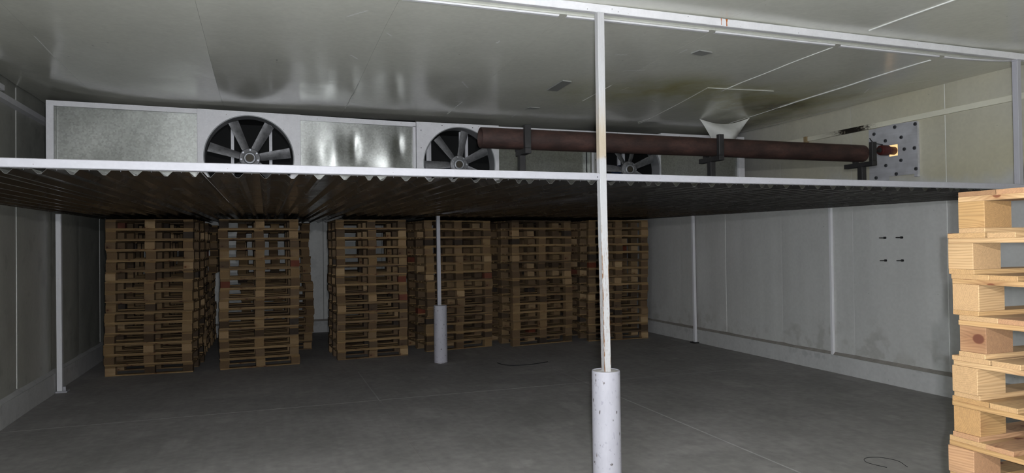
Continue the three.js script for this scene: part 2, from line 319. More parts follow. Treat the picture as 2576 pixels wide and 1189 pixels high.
{
  const ceiling = structure('ceiling');
  part(ceiling, 'ceiling_backing', box(XL - 0.3, XR + 0.3, 3.66, 3.9, FRONT - 0.3, BACK + 0.3), M.sheetBack);
  const seams = [XL, -1.72, -0.45, 0.885, 2.12, 3.44, 4.74, 5.98, XR];
  const sheet = (x0, x1, d0, d1, nx, nd) => {
    const pos = [], uv = [], idx = [], at = (i, j) => i * (nd + 1) + j;
    for (let i = 0; i <= nx; i++) for (let j = 0; j <= nd; j++) {
      const x = x0 + (x1 - x0) * i / nx, d = d0 + (d1 - d0) * j / nd;
      pos.push(x, ceilingAt(x, d), -d); uv.push((x + 2.6) / 10, (d + 4) / 19.5);
    }
    for (let i = 0; i < nx; i++) for (let j = 0; j < nd; j++) idx.push(at(i, j), at(i, j + 1), at(i + 1, j + 1), at(i, j), at(i + 1, j + 1), at(i + 1, j));
    const g = new THREE.BufferGeometry();
    g.setAttribute('position', new THREE.Float32BufferAttribute(pos, 3)); g.setAttribute('uv', new THREE.Float32BufferAttribute(uv, 2)); g.setIndex(idx); g.computeVertexNormals();
    const a = g.toNonIndexed();
    // turned-up edges
    const sp = [], su = [], rim = [];
    for (let i = 0; i <= nx; i++) rim.push([x0 + (x1 - x0) * i / nx, d0]);
    for (let j = 1; j <= nd; j++) rim.push([x1, d0 + (d1 - d0) * j / nd]);
    for (let i = nx - 1; i >= 0; i--) rim.push([x0 + (x1 - x0) * i / nx, d1]);
    for (let j = nd - 1; j >= 0; j--) rim.push([x0, d0 + (d1 - d0) * j / nd]);
    rim.forEach(([x, d], k) => {
      const [x2, d2] = rim[(k + 1) % rim.length], y = ceilingAt(x, d), y2 = ceilingAt(x2, d2), up = 3.655;
      for (const [a1, b1, c1] of [[x, y, d], [x, up, d], [x2, up, d2], [x, y, d], [x2, up, d2], [x2, y2, d2]]) { sp.push(a1, b1, -c1); su.push((a1 + 2.6) / 10, (c1 + 4) / 19.5); }
    });
    const e = new THREE.BufferGeometry(); e.setAttribute('position', new THREE.Float32BufferAttribute(sp, 3)); e.setAttribute('uv', new THREE.Float32BufferAttribute(su, 2)); e.computeVertexNormals();
    return [a, e];
  };
  for (let i = 0; i < 8; i++) {
    const x0 = seams[i] + 0.0007, x1 = seams[i + 1] - 0.0007;
    part(ceiling, 'ceiling_panel', sheet(x0, x1, FRONT, SPLIT - 0.03, 14, 40), M.ceiling);
    part(ceiling, 'ceiling_panel', sheet(x0, x1, SPLIT, BACK, 16, 70), M.ceiling);
    // white edge trim on the front of each rear panel, mitred short of the joint
    const a = x0 + 0.03, b = x1 - 0.03, n = 12, sh = [];
    for (let k = 0; k < n; k++) {
      const p = a + (b - a) * k / n, q = a + (b - a) * (k + 1) / n, yp = ceilingAt(p, SPLIT), yq = ceilingAt(q, SPLIT), s = k === 0 ? 0.02 : 0, t = k === n - 1 ? 0.02 : 0;
      const g = new THREE.BufferGeometry();
      const A = [p - s, yp - 0.011, -(SPLIT + 0.02)], B = [q - t, yq - 0.011, -(SPLIT + 0.02)], C = [q + t, yq + 0.09, -(SPLIT - 0.004)], D = [p + s, yp + 0.09, -(SPLIT - 0.004)];
      const A2 = [p - s, yp - 0.011, -(SPLIT + 0.05)], B2 = [q - t, yq - 0.011, -(SPLIT + 0.05)];
      g.setAttribute('position', new THREE.Float32BufferAttribute([...A, ...B, ...C, ...A, ...C, ...D, ...A2, ...B2, ...B, ...A2, ...B, ...A], 3)); g.computeVertexNormals(); sh.push(uvMetres(g));
    }
    part(ceiling, 'edge_trim', sh, M.cleanWhite);
  }
  { // a lapped patch sheet beside the torn lining
    const q = [[4.8, 8.3], [4.5, 6.3], [5.34, 6.26], [5.6, 7.6]], n = 16, pos = [], uv = [], idx = [];
    for (let i = 0; i <= n; i++) for (let j = 0; j <= n; j++) {
      const a = i / n, b = j / n, x = (1 - a) * ((1 - b) * q[1][0] + b * q[0][0]) + a * ((1 - b) * q[2][0] + b * q[3][0]), d = (1 - a) * ((1 - b) * q[1][1] + b * q[0][1]) + a * ((1 - b) * q[2][1] + b * q[3][1]);
      const rim = i === 0 || j === 0 || i === n || j === n; pos.push(x, ceilingAt(x, d) - (rim ? 0.0035 : 0.006), -d); uv.push((x + 2.6) / 10, (d + 4) / 19.5);
    }
    for (let i = 0; i < n; i++) for (let j = 0; j < n; j++) { const a = i * (n + 1) + j, b = a + n + 1; idx.push(a, a + 1, b + 1, a, b + 1, b); }
    const g = new THREE.BufferGeometry(); g.setAttribute('position', new THREE.Float32BufferAttribute(pos, 3)); g.setAttribute('uv', new THREE.Float32BufferAttribute(uv, 2)); g.setIndex(idx); g.computeVertexNormals(); part(ceiling, 'patch_sheet', g, M.ceiling);
    const edge = (p, r) => part(ceiling, 'sealant_bead', tube([0, 0.2, 0.4, 0.6, 0.8, 1].map((t) => { const x = p[0][0] + (p[1][0] - p[0][0]) * t, d = p[0][1] + (p[1][1] - p[0][1]) * t; return [x, ceilingAt(x, d) - 0.004, d]; }), r, 24, 6), M.caulk);
    edge([q[0], q[1]], 0.0025); edge([q[1], q[2]], 0.003);
  }
  // sealant beads along the joints, broken and uneven as they are
  const bead = (x, d0, d1, r, n = 24) => {
    const pts = []; for (let k = 0; k <= n; k++) { const d = d0 + (d1 - d0) * k / n, xx = x + 0.004 * wnoise(d * 4, x, 511); pts.push([xx, ceilingAt(clamp(xx, XL, XR), d) - 0.0015, d]); }
    part(ceiling, 'sealant_bead', tube(pts, r, n * 2, 6), M.caulk);
  };
  bead(5.98, 4.85, 6.9, 0.009); bead(5.98, 6.9, 7.9, 0.003); bead(4.74, 4.8, 6.4, 0.005); bead(4.74, 6.4, 8.2, 0.003); bead(4.74, 1.8, 4.4, 0.008); bead(3.44, 6.5, 7.2, 0.003);
  bead(0.885, 7.0, 8.3, 0.004, 40); bead(2.12, 7.6, 8.3, 0.004); bead(-1.72, 6.4, 7.4, 0.003);
}
function chamferProfile(x0, x1, x2, h0, h1, d0, d1, mat, name) { // curb along the depth: front x0, wall x1.. ; sloped top
  const t = structure(name);
  const s = new THREE.Shape([new THREE.Vector2(x0, -0.02), new THREE.Vector2(x0, h0), new THREE.Vector2(x1, h1), new THREE.Vector2(x2, h1), new THREE.Vector2(x2, -0.02)]);
  const g = new THREE.ExtrudeGeometry(s, { depth: d1 - d0, bevelEnabled: false, steps: 60 });
  g.translate(0, 0, -d1); const p = g.attributes.position;
  for (let i = 0; i < p.count; i++) { const y = p.getY(i), x = p.getX(i), sg = Math.sign(x2 - x0); if (Math.abs(x - x2) > 0.01) { p.setX(i, x + sg * 0.018 * wnoise(p.getZ(i) * 1.7, y * 9, 521)); if (y > 0.05) p.setY(i, y + 0.012 * wnoise(p.getZ(i) * 1.3, x, 522)); } }
  g.computeVertexNormals(); part(t, 'curb', uvMetres(g), mat); return t;
}
{
  const right = chamferProfile(7.33, 7.335, XR + 0.1, 0.24, 0.24, FRONT, BACK, M.curb, 'baseboard_right');
  const sl = new THREE.Shape([new THREE.Vector2(7.336, 0.235), new THREE.Vector2(XR + 0.006, 0.288), new THREE.Vector2(XR + 0.05, 0.288), new THREE.Vector2(XR + 0.05, 0.235)]);
  const g = new THREE.ExtrudeGeometry(sl, { depth: BACK - FRONT, bevelEnabled: false, steps: 40 }); g.translate(0, 0, -BACK); part(right, 'mortar_ledge', uvMetres(g), M.ledge);
  const left = chamferProfile(XL, XL - 0.005, XL - 0.15, 0.25, 0.25, -0.41, BACK, M.curb, 'baseboard_left');
  const s2 = new THREE.Shape([new THREE.Vector2(XL - 0.004, 0.245), new THREE.Vector2(XL - 0.05, 0.29), new THREE.Vector2(XL - 0.1, 0.29), new THREE.Vector2(XL - 0.1, 0.245)]);
  const g2 = new THREE.ExtrudeGeometry(s2, { depth: BACK + 0.41, bevelEnabled: false, steps: 40 }); g2.translate(0, 0, -BACK); part(left, 'mortar_ledge', uvMetres(g2), M.curb);
  const back = structure('baseboard_back');
  part(back, 'curb', box(XL, XR, -0.02, 0.24, BACK - 0.06, BACK + 0.1, 0.01), M.curb);
  part(back, 'mortar_ledge', box(XL, XR, 0.24, 0.275, BACK - 0.035, BACK + 0.05, 0.012), M.ledge);
  // wall panels
  const wr = structure('wall_right'), wl = structure('wall_left'), wb = structure('wall_back'), wf = structure('wall_front');
  part(wr, 'wall_core', box(XR + 0.02, XR + 0.3, -0.2, 3.8, FRONT - 0.3, BACK + 0.3), M.sheetBack);
  // added opening in the left wall, out of view, letting in fill light
  part(wl, 'wall_core', box(XL - 0.35, XL - 0.07, -0.2, 3.8, -0.45, BACK + 0.3), M.sheetBack);
  part(wl, 'wall_core', box(XL - 0.35, XL - 0.07, -0.2, 3.8, FRONT - 0.3, -3.55), M.sheetBack);
  part(wl, 'wall_core', box(XL - 0.35, XL - 0.07, 3.0, 3.8, -3.55, -0.45), M.sheetBack);
  part(wb, 'wall_core', box(XL - 0.3, XR + 0.3, -0.2, 3.8, BACK + 0.02, BACK + 0.3), M.sheetBack);
  part(wf, 'wall_panel', box(XL - 0.3, XR + 0.3, -0.2, 3.8, FRONT - 0.3, FRONT), M.wall);
  const panelSheet = (x, d0, d1, y0, y1, out, s) => { // slightly bowed sheet; out = -1 / +1 is the way it faces
    const nx = 12, ny = 10, pos = [], uv = [], idx = [];
    for (let i = 0; i <= nx; i++) for (let j = 0; j <= ny; j++) {
      const d = d0 + (d1 - d0) * i / nx, y = y0 + (y1 - y0) * j / ny, e = Math.min(1, 8 * Math.min(i / nx, 1 - i / nx));
      pos.push(x + out * (0.006 * e + 0.012 * e * wnoise(d * 1.3, y * 0.8, s)), y, -d); uv.push(d, y);
    }
    for (let i = 0; i < nx; i++) for (let j = 0; j < ny; j++) { const a = i * (ny + 1) + j, b = a + ny + 1; idx.push(...(out < 0 ? [a, a + 1, b + 1, a, b + 1, b] : [a, b + 1, a + 1, a, b, b + 1])); }
    const g = new THREE.BufferGeometry(); g.setAttribute('position', new THREE.Float32BufferAttribute(pos, 3)); g.setAttribute('uv', new THREE.Float32BufferAttribute(uv, 2)); g.setIndex(idx); g.computeVertexNormals(); return g;
  };
  const rs = []; for (let d = 5.82 - 1.36 * 8; d < BACK; d += 1.36) rs.push(d);
  rs[0] = FRONT; rs.push(BACK);
  for (let i = 0; i + 1 < rs.length; i++) {
    const a = rs[i] + 0.0015, b = rs[i + 1] - 0.0015, g = panelSheet(XR, a, b, 0.26, 3.64, -1, 531), uv = g.attributes.uv;
    for (let k = 0; k < uv.count; k++) uv.setXY(k, (uv.getX(k) - 3.1) / 12.9, uv.getY(k) / 3.7);
    part(wr, 'wall_panel', [g.toNonIndexed(), box(XR + 0.001, XR + 0.03, 0.26, 3.64, a, b)].map((q) => (q.index ? q.toNonIndexed() : q)), M.rightWall);
    if (i && (Math.abs(rs[i] - 9.9) < 0.1 || Math.abs(rs[i] - 5.82) < 0.1)) part(wr, 'sealant_bead', tube([[XR - 0.0005, 0.29, rs[i]], [XR - 0.0005, 1.2, rs[i] + 0.003], [XR - 0.0005, 2.2, rs[i] - 0.002], [XR - 0.0005, 3.6, rs[i]]], 0.004, 24, 6), M.caulk);
  }
  const ls = []; for (let d = 8.97 - 1.34 * 7; d < BACK; d += 1.34) ls.push(d); ls.push(BACK);
  for (let i = 0; i + 1 < ls.length; i++) {
    const a = ls[i] + 0.0015, b = ls[i + 1] - 0.0015;
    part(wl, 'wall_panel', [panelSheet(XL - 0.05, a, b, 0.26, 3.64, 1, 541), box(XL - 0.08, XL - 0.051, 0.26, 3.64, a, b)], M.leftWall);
    if (i && (Math.abs(ls[i] - 8.97) < 0.1 || Math.abs(ls[i] - 13) < 0.1)) part(wl, 'sealant_bead', tube([[XL - 0.0495, 0.3, ls[i]], [XL - 0.049, 1.3, ls[i] + 0.002], [XL - 0.0495, 2.4, ls[i] - 0.003], [XL - 0.0495, 3.6, ls[i]]], 0.005, 24, 6), M.caulk);
  }
  for (let i = 0; i < 8; i++) part(wb, 'wall_panel', box(-2.6 + i * 1.25 + 0.004, -2.6 + (i + 1) * 1.25 - 0.004, 0.26, 3.64, BACK, BACK + 0.03, 0.003), M.wall);
}

// ---------------------------------------------------------------- steel frame and corrugated deck
{
  const beam = thing('deck_beam', 'long white square steel tube along the front edge of the corrugated deck', 'beam', XL, 2.265, 4.504);
  part(beam, 'tube', box(XL - 0.04, 2.28, 2.265, 2.316, 4.504, 4.554, 0.004), M.white);
  part(beam, 'tube', box(2.334, XR, 2.263, 2.314, 4.504, 4.554, 0.004), M.white);
  part(beam, 'weld', box(2.276, 2.284, 2.27, 2.31, 4.5, 4.506, 0.002), M.white);
  for (const [x, y] of [[2.262, 2.286]]) part(beam, 'bolt_head', rod(x, y, 4.5, x, y, 4.506, 0.004), M.washer);
  const cb = thing('ceiling_beam', 'white square steel tube running along under the ceiling above the deck', 'beam', XL, 3.487, 4.504);
  const rustStreak = std({ color: 0xa65a1e, roughness: 0.9 });
  part(cb, 'tube', box(XL - 0.04, XR, 3.487, 3.547, 4.504, 4.554, 0.004), M.cleanWhite);
  for (const [x, w, h] of [[3.352, 0.003, 0.05], [3.402, 0.006, 0.056]]) {
    const s = new THREE.Shape([new THREE.Vector2(x - w * 1.6, 3.545), new THREE.Vector2(x + w * 1.8, 3.545), new THREE.Vector2(x + w * 0.7, 3.545 - h * 0.5), new THREE.Vector2(x + w, 3.545 - h), new THREE.Vector2(x - w * 0.7, 3.545 - h), new THREE.Vector2(x - w * 0.6, 3.545 - h * 0.4)]);
    const g = new THREE.ExtrudeGeometry(s, { depth: 0.001, bevelEnabled: false }); g.translate(0, 0, -4.5045); part(cb, 'rust_streak', g, rustStreak, 'orange rust streak running down from the joint');
  }
  for (const [x, y] of [[2.2, 3.5], [2.45, 3.505], [2.4, 3.52], [3.05, 3.53], [4.1, 3.5], [5.4, 3.52]]) part(cb, 'screw', rod(x, y, 4.502, x, y, 4.505, 0.0028, 8), M.washer);
}
function postShape(x0, d0, w, y0, y1, lean) { // square tube whose uv.v is height, uv.u a quarter per face
  const n = 14, c = 0.003, ring = [[c, 0], [w - c, 0], [w, c], [w, w - c], [w - c, w], [c, w], [0, w - c], [0, c]], us = [0.01, 0.24, 0.26, 0.49, 0.51, 0.74, 0.76, 0.99], pos = [], uv = [], idx = [];
  for (let k = 0; k <= n; k++) for (let i = 0; i < 9; i++) {
    const y = y0 + (y1 - y0) * k / n, [a, b] = ring[i % 8]; pos.push(x0 + a + lean(y), y, -(d0 + b)); uv.push(i === 8 ? 1 : us[i], y / 3.6);
  }
  for (let k = 0; k < n; k++) for (let i = 0; i < 8; i++) { const p = k * 9 + i, q = p + 9; idx.push(p, p + 1, q + 1, p, q + 1, q); }
  const g = new THREE.BufferGeometry(); g.setAttribute('position', new THREE.Float32BufferAttribute(pos, 3)); g.setAttribute('uv', new THREE.Float32BufferAttribute(uv, 2)); g.setIndex(idx);
  return toCreasedNormals(g, 0.4);
}
function sleeveShape(x, d, r, h) {
  const pts = [[r + 0.002, 0], [r, 0.02], [r, h * 0.5], [r - 0.001, h - 0.006], [r - 0.005, h]].map(([a, b]) => new THREE.Vector2(a, b));
  const g = new THREE.LatheGeometry(pts, 56); g.translate(x, 0, -d); return g;
}
function capShape(x, d, r, h, lift) { // rough mortar heaped round the tube
  const g = new THREE.CircleGeometry(r - 0.004, 40, 0, Math.PI * 2), pos = [], idx = [], n = 40, rings = [0.28, 0.55, 0.8, 1];
  rings.forEach((q, k) => { for (let i = 0; i < n; i++) { const a = i / n * Math.PI * 2, rad = q * (r - 0.004); pos.push(x + rad * Math.cos(a), h + lift * (1 - q) + (k < 3 ? 0.012 * wnoise(q * 9, a * 5, 551) : -0.002), -(d + rad * Math.sin(a))); } });
  for (let k = 0; k < 3; k++) for (let i = 0; i < n; i++) { const a = k * n + i, b = k * n + (i + 1) % n; idx.push(a, b + n, b, a, a + n, b + n); }
  const q = new THREE.BufferGeometry(); q.setAttribute('position', new THREE.Float32BufferAttribute(pos, 3)); q.setIndex(idx.reverse()); q.computeVertexNormals(); g.dispose(); return uvMetres(q);
}
{
  const p1 = thing('support_post', 'near white steel post with rusty edge, rising past the deck to the ceiling beam', 'post', 2.336, 0, 4.53);
  part(p1, 'post_tube', postShape(2.281, 4.5, 0.054, 0.82, 3.487, (y) => (y < 2.27 ? 0.015 * (2.27 - y) / 1.38 : 0)), M.post);
  part(p1, 'concrete_sleeve', sleeveShape(2.336, 4.56, 0.104, 0.878), M.sleeve, 'thick white painted round sleeve with chipped foot');
  part(p1, 'mortar_cap', capShape(2.336, 4.56, 0.104, 0.872, 0.012), M.mortar);
  const p2 = thing('support_post', 'far white steel post standing under the deck before the fourth pallet stack', 'post', 2.53, 0, 10.48);
  part(p2, 'post_tube', postShape(2.485, 10.455, 0.055, 0.84, 2.268, (y) => 0.004 * (1.5 - y)), M.white);
  part(p2, 'concrete_sleeve', sleeveShape(2.53, 10.48, 0.102, 0.886), M.sleeve, 'thick white painted round sleeve with grimy foot');
  part(p2, 'mortar_cap', capShape(2.53, 10.48, 0.102, 0.88, 0.01), M.mortar);
  const fp = thing('frame_post', 'short white tube post joining deck beam and ceiling beam at the right edge', 'post', 6.675, 2.314, 4.53);
  part(fp, 'post_tube', postShape(6.65, 4.503, 0.052, 2.314, 3.487, () => 0), M.white);
  part(fp, 'weld', box(6.645, 6.705, 3.472, 3.488, 4.5, 4.557, 0.004), M.white);
  const w1 = thing('wall_post', 'thin white tube against the right wall, on a dark foot plate on the floor', 'post', 7.27, 0, 10.7);
  part(w1, 'post_tube', postShape(7.25, 10.66, 0.05, 0.02, 2.29, (y) => 0.006 * (1 - y)), M.cleanWhite);
  part(w1, 'foot_plate', box(7.215, 7.32, 0.0, 0.02, 10.62, 10.76, 0.004), M.darkSteel);
  const w2 = thing('wall_post', 'thin white tube against the right wall, ending on top of the curb', 'post', 7.36, 0.24, 7.55);
  part(w2, 'post_tube', postShape(7.338, 7.52, 0.04, 0.24, 2.28, () => 0), M.cleanWhite);
  const w3 = thing('wall_post', 'white tube post against the dark left wall, on a small foot', 'post', -2.49, 0, 10.28);
  part(w3, 'post_tube', postShape(-2.525, 10.24, 0.06, 0.02, 2.27, (y) => 0.004 * (1 - y)), M.cleanWhite);
  part(w3, 'foot_plate', [box(-2.53, -2.4, 0, 0.02, 10.2, 10.34, 0.004), box(-2.455, -2.42, 0.02, 0.075, 10.23, 10.25, 0.003)], M.white);
  const r1 = thing('wall_rail', 'white flat rail high on the right wall, scorched black near the burner', 'rail', 7.37, 3.24, 10);
  const railMap = texture(1024, 64, (u, v) => {
    const d = 4.4 + u * 6, n = fbm(d * 8, v * 4, 4, 561), m = fbm(d * 40, v * 8, 3, 562); let c = 222 + 12 * (n - 0.5), r = c, g = c * 0.985, b = c * 0.9;
    const soot = clamp(Math.exp(-(((d - 7.12 + 0.3 * (m - 0.5)) / 0.19) ** 2)) * (1.05 + 0.4 * n) + 0.28 * Math.exp(-(((d - 7.45) / 0.35) ** 2)) * n);
    r = r * (1 - soot) + 26 * soot; g = g * (1 - soot) + 20 * soot; b = b * (1 - soot) + 14 * soot; return [r, g, b];
  }, true, 1, 1, true);
  const rg = box(7.345, 7.385, 3.24, 3.305, 4.5, 10.4, 0.003), ru = rg.attributes.uv, rp = rg.attributes.position;
  for (let i = 0; i < ru.count; i++) ru.setXY(i, (-rp.getZ(i) - 4.4) / 6, (rp.getY(i) - 3.2) / 0.12);
  part(r1, 'rail_bar', rg, std({ map: railMap, roughness: 0.5 }));
  part(r1, 'rail_bar', box(7.345, 7.385, 3.24, 3.305, 10.404, 15.3, 0.003), M.white);
  part(r1, 'rail_bracket', box(7.32, 7.385, 3.225, 3.31, 7.93, 7.985, 0.004), std({ color: 0x9a8460, roughness: 0.7 }), 'tan rail bracket');
  const r2 = thing('wall_rail', 'white flat rail high on the dark left wall, running to the cooler', 'rail', -2.55, 3.35, 9);
  part(r2, 'rail_bar', box(-2.59, -2.5, 3.35, 3.412, 4.6, 15.2, 0.003), M.cleanWhite);
  part(r2, 'rail_bracket', box(-2.56, -2.44, 3.4, 3.455, 7.95, 8.15, 0.004), M.cleanWhite);
}
{
  const deck = thing('corrugated_deck', 'dark corrugated sheet metal deck hanging as a false ceiling over the pallets', 'deck', 2.42, 2.26, 10);
  const h = 0.029, prof = [[0, 0], [0.012, 0], [0.036, -h], [0.053, -h]];
  for (let i = 0; i < 6; i++) { const a = 0.079 + 0.161 * i; prof.push([a, 0], [a + 0.09, 0]); if (i < 5) prof.push([a + 0.117, -h], [a + 0.134, -h]); }
  prof.push([0.994, -h], [1.01, -h], [1.03, 0], [1.037, 0]);
  for (let k = -3; k < 8; k++) {
    const s0 = -0.367 + 1.04 * k; let pts = prof.map(([a, b]) => [s0 + a, b]);
    pts = pts.filter(([x]) => x > XL - 0.045 && x < XR - 0.005); if (pts.length < 3) continue;
    const t = 0.0014, sh = new THREE.Shape([...pts.map(([x, y]) => new THREE.Vector2(x, y)), ...pts.slice().reverse().map(([x, y]) => new THREE.Vector2(x, y + t))]);
    const g = new THREE.ExtrudeGeometry(sh, { depth: 10.708, steps: 40, bevelEnabled: false });
    g.translate(0, 0, -15.265);
    const p = g.attributes.position;
    for (let i = 0; i < p.count; i++) { const d = -p.getZ(i), x = p.getX(i); p.setY(i, p.getY(i) + 2.2632 + 0.0085 * (d - 4.5) + 0.004 * wnoise(x * 1.2, d * 0.5, 571 + k) * sstep(4.6, 6, d)); }
    const q = toCreasedNormals(g, 0.35); const uv = q.attributes.uv, pp = q.attributes.position;
    for (let i = 0; i < uv.count; i++) uv.setXY(i, pp.getX(i), -pp.getZ(i) * 0.5);
    const sheetMesh = part(deck, 'corrugated_sheet', q, [M.cutEdge, M.deck]);
    for (let i = 0; i < 6; i += 1) { const x = s0 + 0.124 + 0.161 * i; if (x < XL || x > XR - 0.05) continue; part(sheetMesh, 'screw', rod(x, 2.258, 4.575, x, 2.265, 4.575, 0.003, 8), M.washer); }
  }
}

// ---------------------------------------------------------------- evaporator coolers
const CZ = 8.5; // front face
function ringPlate(x0, x1, y0, y1, cx, cy, r, yl = y1) {
  const s = new THREE.Shape([new THREE.Vector2(x0, y0), new THREE.Vector2(x1, y0), new THREE.Vector2(x1, y1), new THREE.Vector2(x0, yl)]);
  const hole = new THREE.Path(); hole.absarc(cx, cy, r, 0, Math.PI * 2, true); s.holes.push(hole);
  const g = new THREE.ExtrudeGeometry(s, { depth: 0.02, bevelEnabled: true, bevelSize: 0.003, bevelThickness: 0.003, bevelSegments: 1, curveSegments: 64 });
  g.translate(0, 0, -CZ - 0.02); return uvMetres(toCreasedNormals(g, 0.4));
}
function fanIn(unit, cx, cy, r, start, seedY) {
  const tubeG = new THREE.CylinderGeometry(r, r - 0.004, 0.2, 72, 1, true); tubeG.rotateX(Math.PI / 2); tubeG.translate(cx, cy, -CZ - 0.12);
  const lip = new THREE.TorusGeometry(r, 0.007, 8, 72); lip.translate(cx, cy, -CZ + 0.002);
  part(unit, 'fan_shroud', [tubeG.toNonIndexed(), lip.toNonIndexed()], std({ color: 0x9a9b9c, roughness: 0.5, metalness: 0.3 }));
  const hubPts = [[0, 0.05], [0.05, 0.05], [0.058, 0.042], [0.062, 0.03], [0.108, 0.028], [0.116, 0.02], [0.116, -0.03], [0.09, -0.04], [0, -0.04]].reverse().map(([a, b]) => new THREE.Vector2(a, b));
  const hubG = new THREE.LatheGeometry(hubPts, 48); hubG.rotateX(Math.PI / 2); hubG.translate(cx, cy, -CZ - 0.075);
  const hub = part(unit, 'fan_hub', hubG, M.cast);
  const rg = new THREE.LatheGeometry([[0.046, 0], [0.046, 0.016], [0.052, 0.02], [0.062, 0.018], [0.068, 0.008], [0.07, 0]].reverse().map(([a, b]) => new THREE.Vector2(a, b)), 40); rg.rotateX(Math.PI / 2); rg.translate(cx, cy, -CZ - 0.042); part(hub, 'hub_ring', rg, M.steel);
  const cap = cyl(0.043, 0.04, 0.012, 32); cap.rotateX(Math.PI / 2); cap.translate(cx, cy, -CZ - 0.02); part(hub, 'hub_cap', cap, M.brass, 'brownish metal cap at the centre of the hub');
  const bladeG = () => { // paddle: 0.1 wide, pitched, slightly cambered
    const n = 10, m = 6, pos = [], uv = [], idx = [];
    for (const f of [1, -1]) for (let i = 0; i <= n; i++) for (let j = 0; j <= m; j++) {
      const t = i / n, rad = 0.085 + (r - 0.03 - 0.085) * t, w = 0.115 * (i === 0 ? 0.55 : 0.86 + 0.22 * t), s = (j / m - 0.5) * w, pitch = 0.62 - 0.22 * t, cam = 0.01 * (1 - (2 * j / m - 1) ** 2);
      const th = 0.004 * (1 - (2 * j / m - 1) ** 2) + 0.0012;
      pos.push(rad, s * Math.cos(pitch), s * Math.sin(pitch) + cam + f * th); uv.push(rad + seedY, s);
    }
    const row = m + 1, half = (n + 1) * row;
    for (let h2 = 0; h2 < 2; h2++) for (let i = 0; i < n; i++) for (let j = 0; j < m; j++) { const a = h2 * half + i * row + j, b = a + row; idx.push(...(h2 ? [a, a + 1, b + 1, a, b + 1, b] : [a, b + 1, a + 1, a, b, b + 1])); }
    const edge = (a, b) => idx.push(a, b, b + half, a, b + half, a + half);
    for (let i = 0; i < n; i++) { edge((i + 1) * row, i * row); edge(i * row + m, (i + 1) * row + m); }
    for (let j = 0; j < m; j++) edge(n * row + j + 1 - 1, n * row + j + 1);
    const g = new THREE.BufferGeometry(); g.setAttribute('position', new THREE.Float32BufferAttribute(pos, 3)); g.setAttribute('uv', new THREE.Float32BufferAttribute(uv, 2)); g.setIndex(idx); return toCreasedNormals(g, 0.7);
  };
  for (let k = 0; k < 7; k++) {
    const a = (start + k * 360 / 7) * Math.PI / 180, g = bladeG(); g.rotateZ(a); g.translate(cx, cy, -CZ - 0.085); part(hub, 'blade', g, M.cast);
    const am = a + Math.PI / 7, bolt = new THREE.CylinderGeometry(0.011, 0.012, 0.03, 6); bolt.rotateX(Math.PI / 2); bolt.translate(cx + 0.094 * Math.cos(am), cy + 0.094 * Math.sin(am), -CZ - 0.042); part(hub, 'clamp_bolt', bolt, M.steel);
  }
  const motor = cyl(0.09, 0.09, 0.24, 28); motor.rotateX(Math.PI / 2); motor.translate(cx, cy, -CZ - 0.29); part(unit, 'motor', motor, M.motor);
  const block = box(cx - 0.16, cx + 0.02, cy - 0.1, cy - 0.06, CZ + 0.22, CZ + 0.42); part(unit, 'motor_mount', block, M.motor);
}
function galvSheet(x0, x1, y0, y1, d, dents) {
  const nx = 60, ny = 30, pos = [], uv = [], idx = [];
  for (let i = 0; i <= nx; i++) for (let j = 0; j <= ny; j++) {
    const x = x0 + (x1 - x0) * i / nx, y = y0 + (y1 - y0) * j / ny; let o = 0.006 * wnoise(x * 2.4, y * 2.4, 581);
    for (const [cx, cy, rx, ry, a] of dents) o += a * Math.exp(-(((x - cx) / rx) ** 2) - ((y - cy) / ry) ** 2);
    pos.push(x, y, -(d + o)); uv.push(x, y);
  }
  for (let i = 0; i < nx; i++) for (let j = 0; j < ny; j++) { const a = i * (ny + 1) + j, b = a + ny + 1; idx.push(a, b + 1, a + 1, a, b, b + 1); }
  const g = new THREE.BufferGeometry(); g.setAttribute('position', new THREE.Float32BufferAttribute(pos, 3)); g.setAttribute('uv', new THREE.Float32BufferAttribute(uv, 2)); g.setIndex(idx); g.computeVertexNormals(); return g;
}
function casing(x0, x1, top) { // dark case behind the face: back, top, ends
  return [box(x0, x1, 2.33, top, CZ + 0.85, CZ + 0.87), box(x0, x1, top - 0.012, top - 0.004, CZ + 0.025, CZ + 0.85), box(x0 + 0.002, x0 + 0.01, 2.33, top, CZ + 0.025, CZ + 0.85), box(x1 - 0.01, x1 - 0.002, 2.33, top, CZ + 0.025, CZ + 0.85)];
}
const bottom = 2.33;
function railShape(x0, x1, a0, a1, b0, b1) { // face strip whose lower and upper edges slope a little
  const s = new THREE.Shape([new THREE.Vector2(x0, a0), new THREE.Vector2(x1, a1), new THREE.Vector2(x1, b1), new THREE.Vector2(x0, b0)]);
  const g = new THREE.ExtrudeGeometry(s, { depth: 0.4, bevelEnabled: false }); g.translate(0, 0, -CZ - 0.4); return uvMetres(g);
}
